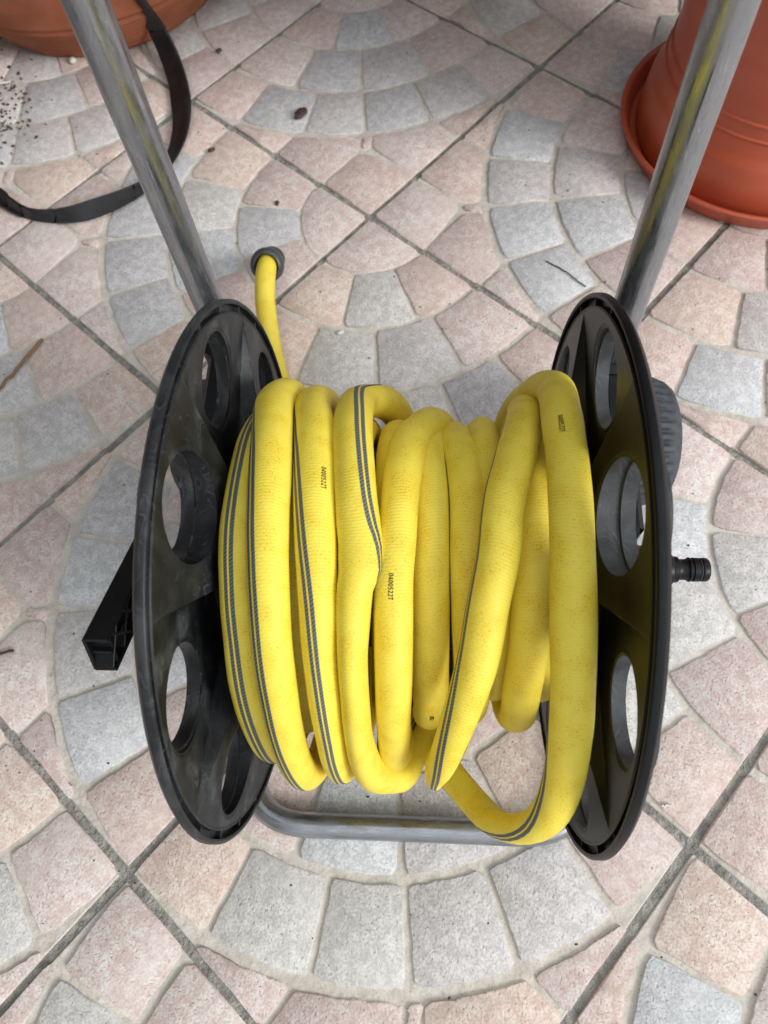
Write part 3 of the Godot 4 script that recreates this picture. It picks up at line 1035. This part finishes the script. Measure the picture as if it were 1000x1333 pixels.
# ---------------------------------------------------------------- things round about
func build_pots() -> void:
	var at := Vector3(0.480, 0, -0.638)
	var saucer := Shape.new()
	saucer.lathe([Vector2(0.0, 0.0005), Vector2(0.139, 0.0005), Vector2(0.1435, 0.003), Vector2(0.1505, 0.0195), Vector2(0.1533, 0.0212), Vector2(0.1537, 0.0235), Vector2(0.1520, 0.0250), Vector2(0.1495, 0.0245), Vector2(0.1470, 0.0215), Vector2(0.1400, 0.0045), Vector2(0.136, 0.0034), Vector2(0.0, 0.0034)], 128)
	single("pot_saucer", saucer, mats.orange_plastic, at, 0.0, "shallow orange plastic saucer with a rolled rim under the large pot", "saucer")
	var pot := thing("flower_pot", "large smooth orange plastic pot with a flared foot standing in a saucer", "flower pot", at + Vector3(0, 0.0036, 0))
	var body := Shape.new()
	body.lathe([Vector2(0.0, 0.0), Vector2(0.131, 0.0), Vector2(0.1345, 0.004), Vector2(0.1345, 0.016), Vector2(0.1325, 0.036), Vector2(0.1305, 0.050), Vector2(0.1290, 0.0555), Vector2(0.1262, 0.0590), Vector2(0.1250, 0.0640), Vector2(0.1222, 0.0765), Vector2(0.1231, 0.0776), Vector2(0.1231, 0.0790), Vector2(0.1210, 0.0802),
		Vector2(0.1199, 0.0905), Vector2(0.1208, 0.0914), Vector2(0.1208, 0.0928), Vector2(0.1188, 0.0940), Vector2(0.1180, 0.110), Vector2(0.1185, 0.124), Vector2(0.1240, 0.160), Vector2(0.1400, 0.25), Vector2(0.1620, 0.36), Vector2(0.1860, 0.46)], 128)
	part("pot_wall", body, mats.orange_plastic, pot)
	var lip := Shape.new()
	lip.lathe([Vector2(0.1860, 0.46), Vector2(0.198, 0.461), Vector2(0.2000, 0.464), Vector2(0.2040, 0.495), Vector2(0.2025, 0.499), Vector2(0.197, 0.499), Vector2(0.1940, 0.495), Vector2(0.181, 0.45), Vector2(0.178, 0.42)], 96)
	part("pot_rim", lip, mats.orange_plastic, pot)
	var soil := Shape.new()
	soil.lathe([Vector2(0.180, 0.445), Vector2(0.1, 0.450), Vector2(0.0, 0.452)], 48)
	part("potting_soil", soil, mats.dry_soil, pot)

	var clay := thing("clay_pot", "ribbed brown terracotta pot cut off by the upper left corner", "flower pot", Vector3(-0.250, 0, -1.118))
	var wall := Shape.new()
	var prof := [Vector2(0.0, 0.001), Vector2(0.158, 0.001), Vector2(0.164, 0.004)]
	for k in 9:
		var h := 0.008 + k * 0.0055
		var r := 0.1665 + k * 0.0040
		prof.append(Vector2(r + 0.0006, h))
		prof.append(Vector2(r + 0.0022, h + 0.0022))
		prof.append(Vector2(r + 0.0020, h + 0.0046))
	prof.append_array([Vector2(0.2005, 0.0590), Vector2(0.2015, 0.0620), Vector2(0.2060, 0.0650), Vector2(0.2120, 0.095), Vector2(0.2180, 0.14), Vector2(0.2200, 0.19), Vector2(0.2200, 0.22)])
	wall.lathe(prof, 128)
	part("pot_wall", wall, mats.fired_clay, clay)
	var edge := Shape.new()
	edge.lathe([Vector2(0.2200, 0.22), Vector2(0.232, 0.222), Vector2(0.234, 0.228), Vector2(0.234, 0.25), Vector2(0.230, 0.254), Vector2(0.215, 0.254), Vector2(0.212, 0.25), Vector2(0.206, 0.2)], 96)
	part("pot_rim", edge, mats.fired_clay, clay)
	var earth := Shape.new()
	earth.lathe([Vector2(0.210, 0.225), Vector2(0.1, 0.23), Vector2(0.0, 0.232)], 48)
	part("potting_soil", earth, mats.dry_soil, clay)


func build_wall() -> void:
	# the patio lies in a corner of the house; both walls and the trough stand just out of the picture
	var plaster := triplanar(material("rough_plaster", Color.WHITE, 0.95), 2.0, mottled(141, 256, Color8(84, 80, 76), Color8(102, 98, 93), 0.02, 0.2))
	var wall := Shape.new()
	wall.box(Vector3(0.0, 1.2, -0.1), Vector3(1.9, 2.4, 0.2), Transform3D.IDENTITY, 0.01)
	single("house_wall", wall, plaster, Vector3(0.3, 0, -1.43), 0.0, "rough plastered wall behind the two pots", "wall")
	var flank := Shape.new()
	flank.box(Vector3(0.0, 1.2, -0.1), Vector3(3.0, 2.4, 0.2), Transform3D.IDENTITY, 0.01)
	single("house_wall", flank, plaster, Vector3(-0.74, 0, -0.35), PI / 2 - 0.1, "rough plastered wall left of the reel cart", "wall")
	var wood := triplanar(material("dark_wood", Color.WHITE, 0.8), 3.0, mottled(143, 256, Color8(52, 38, 28), Color8(74, 56, 42), 0.02, 0.3))
	var bench := thing("garden_bench", "dark wooden slatted garden bench behind the orange pot", "bench", Vector3(0.52, 0, -1.02), -0.06)
	for k in 6:
		var slat := Shape.new()
		slat.box(Vector3(0, 0.395, -0.155 + 0.064 * k), Vector3(0.86, 0.024, 0.060), Transform3D.IDENTITY, 0.003)
		part("seat_slat", slat, wood, bench)
	for sx in [-1.0, 1.0]:
		var rail := Shape.new()
		rail.box(Vector3(sx * 0.36, 0.355, 0.005), Vector3(0.045, 0.056, 0.37), Transform3D.IDENTITY, 0.003)
		part("seat_rail", rail, wood, bench)
		var leg := Shape.new()
		leg.box(Vector3(sx * 0.36, 0.164, -0.14), Vector3(0.045, 0.326, 0.05), Transform3D.IDENTITY, 0.003)
		part("leg", leg, wood, bench)
		var foot := Shape.new()
		foot.box(Vector3(sx * 0.36, 0.164, 0.0), Vector3(0.045, 0.326, 0.05), Transform3D.IDENTITY, 0.003)
		part("leg", foot, wood, bench)


func build_band() -> void:
	# a loop of black rubber strip: it stands on edge in front and leans over at its right side
	var inner := [[-0.367, -0.732, 0.018], [-0.355, -0.715, 0.018], [-0.33, -0.691, 0.018], [-0.295, -0.684, 0.018], [-0.26, -0.69, 0.018], [-0.226, -0.697, 0.018], [-0.206, -0.705, 0.017], [-0.188, -0.721, 0.014], [-0.176, -0.75, 0.01], [-0.169, -0.794, 0.006], [-0.169, -0.835, 0.005], [-0.171, -0.876, 0.006], [-0.177, -0.913, 0.011], [-0.183, -0.938, 0.025], [-0.187, -0.943, 0.045], [-0.19, -0.933, 0.07], [-0.205, -0.905, 0.150], [-0.240, -0.873, 0.236], [-0.360, -0.895, 0.236], [-0.445, -0.900, 0.140], [-0.462, -0.840, 0.055], [-0.422, -0.780, 0.022]]
	var outer := [[-0.375, -0.723, 0.002], [-0.358, -0.708, 0.002], [-0.334, -0.692, 0.002], [-0.302, -0.68, 0.002], [-0.269, -0.677, 0.002], [-0.234, -0.688, 0.002], [-0.205, -0.704, 0.003], [-0.18, -0.725, 0.005], [-0.16, -0.756, 0.008], [-0.149, -0.787, 0.01], [-0.144, -0.827, 0.011], [-0.146, -0.866, 0.013], [-0.152, -0.902, 0.02], [-0.159, -0.922, 0.035], [-0.165, -0.922, 0.053], [-0.171, -0.912, 0.08], [-0.188, -0.890, 0.160], [-0.240, -0.868, 0.258], [-0.360, -0.888, 0.258], [-0.462, -0.895, 0.150], [-0.484, -0.838, 0.048], [-0.436, -0.770, 0.004]]
	var ci := Curve3D.new()
	var co := Curve3D.new()
	for q in inner:
		ci.add_point(Vector3(q[0], q[2], q[1]))
	for q in outer:
		co.add_point(Vector3(q[0], q[2], q[1]))
	for c in [ci, co]:
		var n: int = c.point_count
		for k in n:
			var d: Vector3 = (c.get_point_position((k + 1) % n) - c.get_point_position((k + n - 1) % n)) / 6.0
			c.set_point_in(k, -d)
			c.set_point_out(k, d)
		c.add_point(c.get_point_position(0), c.get_point_in(0), c.get_point_out(0))
	var s := Shape.new()
	var steps := 200
	var rows := []
	for k in steps + 1:
		var t := k / float(steps)
		var a: Vector3 = ci.samplef(t * (ci.point_count - 1))
		var b: Vector3 = co.samplef(t * (co.point_count - 1))
		var e := 0.004
		var along: Vector3 = (ci.samplef(minf(t + e, 1.0) * (ci.point_count - 1)) - ci.samplef(maxf(t - e, 0.0) * (ci.point_count - 1))).normalized()
		var across := (b - a).normalized()
		var up := along.cross(across).normalized()
		if up.y < 0.0 and up.dot(Vector3(0, 1, 0)) < -0.2:
			up = -up
		rows.append([a, b, up, across])
	# cross-section: a flat strip with a bead along its outer edge
	var section := [[0.0, 0.0013], [0.03, 0.0017], [0.70, 0.0017], [0.76, 0.0034], [0.84, 0.0042], [0.93, 0.0036], [1.0, 0.0014], [1.0, -0.0012], [0.93, -0.0017], [0.03, -0.0017], [0.0, -0.0012]]
	var m := section.size()
	for k in rows.size():
		var r: Array = rows[k]
		var c: Vector3 = (r[0] + r[1]) * 0.5
		for q in section:
			var p: Vector3 = r[0].lerp(r[1], q[0]) + r[2] * q[1]
			var o: Vector3 = r[2] * signf(q[1]) + r[3] * (0.9 if q[0] > 0.95 else (-0.9 if q[0] < 0.02 else 0.0))
			p.y = maxf(p.y, 0.0006)
			s.pt(p, o.normalized(), Vector2(q[0], k * 0.1))
	s.grid(rows.size(), m, 0, true)
	single("rubber_band", s, mats.band_rubber, Vector3.ZERO, 0.0, "loop of flat black rubber strip lying by the clay pot", "rubber strip")


func blob(size: Vector3, seed_: int) -> Shape:
	var s := Shape.new()
	var f := noise(seed_, 0.9, 2)
	var rows := 9
	var cols := 12
	for i in rows:
		for j in cols:
			var a := PI * i / (rows - 1)
			var b := TAU * j / cols
			var d := Vector3(sin(a) * cos(b), cos(a), sin(a) * sin(b))
			var r := 1.0 + 0.35 * f.get_noise_3dv(d)
			s.pt(d * size * r, (d / size).normalized())
	s.grid(rows, cols, 0, true)
	return s


func twig(points: Array, r: float, seed_: int) -> Shape:
	var s := Shape.new()
	var f := noise(seed_, 0.7, 2)
	var ps := PackedVector3Array()
	for k in points.size() - 1:
		for e in 6:
			var p: Vector3 = points[k].lerp(points[k + 1], e / 6.0)
			ps.append(p + Vector3(f.get_noise_1d(ps.size() * 3.0), 0, f.get_noise_1d(ps.size() * 3.0 + 77)) * r * 1.6)
	ps.append(points[-1])
	s.tube(ps, r, 8)
	return s


func build_litter() -> void:
	var g := "dark dry seeds scattered on the patio"
	single("dried_olive", blob(Vector3(0.0105, 0.0032, 0.0065), 401), mats.dry_seed, Vector3(-0.0165, 0.0036, -0.787), 0.75, "largest dark wrinkled seed, lying on a grey stone", "seed", g)
	single("seed", blob(Vector3(0.0048, 0.0019, 0.0024), 402), mats.dry_seed, Vector3(-0.1265, 0.0022, -0.754), 0.3, "small dark seed between the black strip and the large seed", "seed", g)
	single("seed", blob(Vector3(0.0034, 0.0017, 0.0024), 403), mats.dry_seed, Vector3(-0.0585, 0.0020, -0.654), 1.3, "small dark seed above the loose hose end", "seed", g)
	single("seed", blob(Vector3(0.0042, 0.002, 0.003), 404), mats.dry_seed, Vector3(-0.106, 0.0024, -0.926), 0.5, "dark seed right of the black strip near the top edge", "seed", g)
	single("grit", blob(Vector3(0.0036, 0.0014, 0.0022), 405), mats.pale_bit, Vector3(-0.0125, 0.0018, -0.4655), 0.2, "white fleck on the joint right above the wound hose", "grit")
	single("snail_shell", blob(Vector3(0.0048, 0.0038, 0.004), 406), mats.pale_bit, Vector3(-0.292, 0.0042, -0.952), 0.2, "little pale round shell in front of the clay pot", "shell")
	single("dry_twig", twig([Vector3(-0.372, 0.003, -0.455), Vector3(-0.345, 0.0045, -0.487), Vector3(-0.3185, 0.003, -0.521)], 0.0016, 407), mats.dry_stem, Vector3.ZERO, 0.0, "brown dry twig at the left edge above the left disc", "twig")
	single("dry_twig", twig([Vector3(-0.362, 0.002, -0.1925), Vector3(-0.3345, 0.0024, -0.1935)], 0.0012, 408), mats.dark_stem, Vector3.ZERO, 0.0, "short dark twig at the left edge level with the crank", "twig")
	single("dark_stem", twig([Vector3(0.210, 0.0014, -0.510), Vector3(0.226, 0.0018, -0.492), Vector3(0.240, 0.0014, -0.470)], 0.0006, 409), mats.dark_stem, Vector3.ZERO, 0.0, "thin dark stem on the stone left of the right tube", "twig")
	single("splinter", twig([Vector3(0.1675, 0.0012, 0.0125), Vector3(0.1745, 0.0016, 0.0135)], 0.0009, 410), mats.pale_bit, Vector3.ZERO, 0.0, "pale splinter on a pink stone at the right", "splinter")
	single("grass_blade", twig([Vector3(-0.425, 0.002, -0.915), Vector3(-0.395, 0.006, -0.928), Vector3(-0.372, 0.003, -0.935)], 0.0011, 411), mats.pale_bit, Vector3.ZERO, 0.0, "pale dry blade of grass at the left edge under the clay pot", "grass blade")
	# crumbs of soil
	var s := Shape.new()
	rng.seed = 33
	for k in 360:
		var p: Vector2
		if k < 360:
			p = Vector2(-0.405, -0.878) + Vector2(rng.randfn(0, 0.030), rng.randfn(0, 0.036))
		else:
			p = Vector2(0.262, -0.872) + Vector2(rng.randfn(0, 0.026), rng.randfn(0, 0.012))
		var z := rng.randf_range(0.0007, 0.0026) * (0.75 if k >= 360 else 1.0)
		var c := Vector3(p.x, z * 0.5 + 0.0004, p.y)
		var spin := Basis(Vector3(rng.randf(), rng.randf(), rng.randf()).normalized(), rng.randf() * TAU)
		var d := [Vector3.UP, Vector3.RIGHT, Vector3.BACK, Vector3.LEFT, Vector3.FORWARD, Vector3.DOWN]
		var first := s.v.size()
		for q in d:
			var o: Vector3 = spin * (q * z * rng.randf_range(0.6, 1.2) * Vector3(1.4, 0.8, 1.0))
			s.pt(c + o, o.normalized())
		for q in [[0, 1, 2], [0, 2, 3], [0, 3, 4], [0, 4, 1], [5, 1, 2], [5, 2, 3], [5, 3, 4], [5, 4, 1]]:
			s.tri(first + q[0], first + q[1], first + q[2])
	var crumbs := single("soil_crumbs", s, mats.dry_soil, Vector3.ZERO, 0.0, "dry brown soil crumbs scattered in front of the clay pot", "soil")
	crumbs.set_meta("kind", "stuff")
	# tiny dark specks of grit all over the patio
	var t := Shape.new()
	rng.seed = 34
	for k in 420:
		var p := Vector2(rng.randf_range(-0.65, 0.65), rng.randf_range(-1.15, 0.25))
		var z := rng.randf_range(0.0004, 0.0011)
		var first := t.v.size()
		for q in 5:
			var a := TAU * q / 5.0 + rng.randf()
			var o := Vector3(cos(a) * rng.randf_range(0.8, 1.8), 0.0, sin(a)) * z
			t.pt(Vector3(p.x, 0.0003, p.y) + o, (o + Vector3.UP * z).normalized())
		var top := t.pt(Vector3(p.x, 0.0003 + z, p.y), Vector3.UP)
		for q in 5:
			t.tri(top, first + q, first + (q + 1) % 5)
	var grit := single("patio_grit", t, mats.dark_stem, Vector3.ZERO, 0.0, "tiny dark specks of grit strewn over the patio stones", "grit")
	grit.set_meta("kind", "stuff")


func overcast_sky() -> PanoramaSkyMaterial:
	# a bright, even cloud cover, a little brighter towards the sun's side
	var w := 256
	var h := 128
	var im := Image.create(w, h, false, Image.FORMAT_RGBF)
	var f := noise(151, 1.3, 4)
	var sun := Vector3(0.66, 0.5, 0.56).normalized()
	for y in h:
		var el := PI * (0.5 - (y + 0.5) / h)
		for x in w:
			var az := TAU * (x + 0.5) / w
			var d := Vector3(sin(az) * cos(el), sin(el), -cos(az) * cos(el))
			var c := 0.0
			if d.y > 0.0:
				c = 0.62 + 0.38 * d.y
				c *= 1.0 + 0.30 * f.get_noise_3dv(d * 1.2)
				c *= 0.80 + 0.55 * pow(maxf(0.0, d.dot(sun) * 0.5 + 0.5), 2.0)
			else:
				c = 0.24
			im.set_pixel(x, y, Color(c * 0.965, c, c * 1.045))
	var m := PanoramaSkyMaterial.new()
	m.panorama = ImageTexture.create_from_image(im)
	return m


func _ready() -> void:
	# camera
	cam = Camera3D.new()
	cam.name = "camera"
	var pitch := 1.160403
	var roll := -0.171548
	var fwd := Vector3(0, -sin(pitch), -cos(pitch))
	var up := Vector3(0, cos(pitch), -sin(pitch))
	var right := Vector3.RIGHT * cos(roll) + up * sin(roll)
	up = up * cos(roll) - Vector3.RIGHT * sin(roll)
	cam.transform = Transform3D(Basis(right, up, -fwd), Vector3(0, 0.60528, 0))
	cam.fov = 69.93
	cam.near = 0.02
	cam.far = 200.0
	var lens := CameraAttributesPhysical.new()
	lens.frustum_focal_length = 6.8
	lens.exposure_aperture = 3.4
	lens.frustum_focus_distance = 0.42
	cam.attributes = lens
	add_child(cam, true)
	cam.fov = 69.93
	# sky and light
	var env := Environment.new()
	env.background_mode = Environment.BG_SKY
	env.sky = Sky.new()
	env.sky.sky_material = overcast_sky()
	env.tonemap_mode = Environment.TONE_MAPPER_LINEAR
	env.tonemap_exposure = 1.55
	env.background_energy_multiplier = 0.67
	env.sdfgi_enabled = true
	env.ssao_enabled = true
	env.ssil_enabled = true
	var we := WorldEnvironment.new()
	we.name = "world_environment"
	we.environment = env
	add_child(we, true)
	var sun := DirectionalLight3D.new()
	sun.name = "sun"
	sun.light_energy = 0.5
	sun.light_angular_distance = 20.0
	sun.light_color = Color8(255, 251, 247)
	sun.shadow_enabled = true
	add_child(sun, true)
	sun.look_at_from_position(Vector3(0.66, 0.5, 0.56), Vector3.ZERO)
	make_materials()
	build_floor()
	build_cart()
	build_hose()
	build_wall()
	build_pots()
	build_band()
	build_litter()
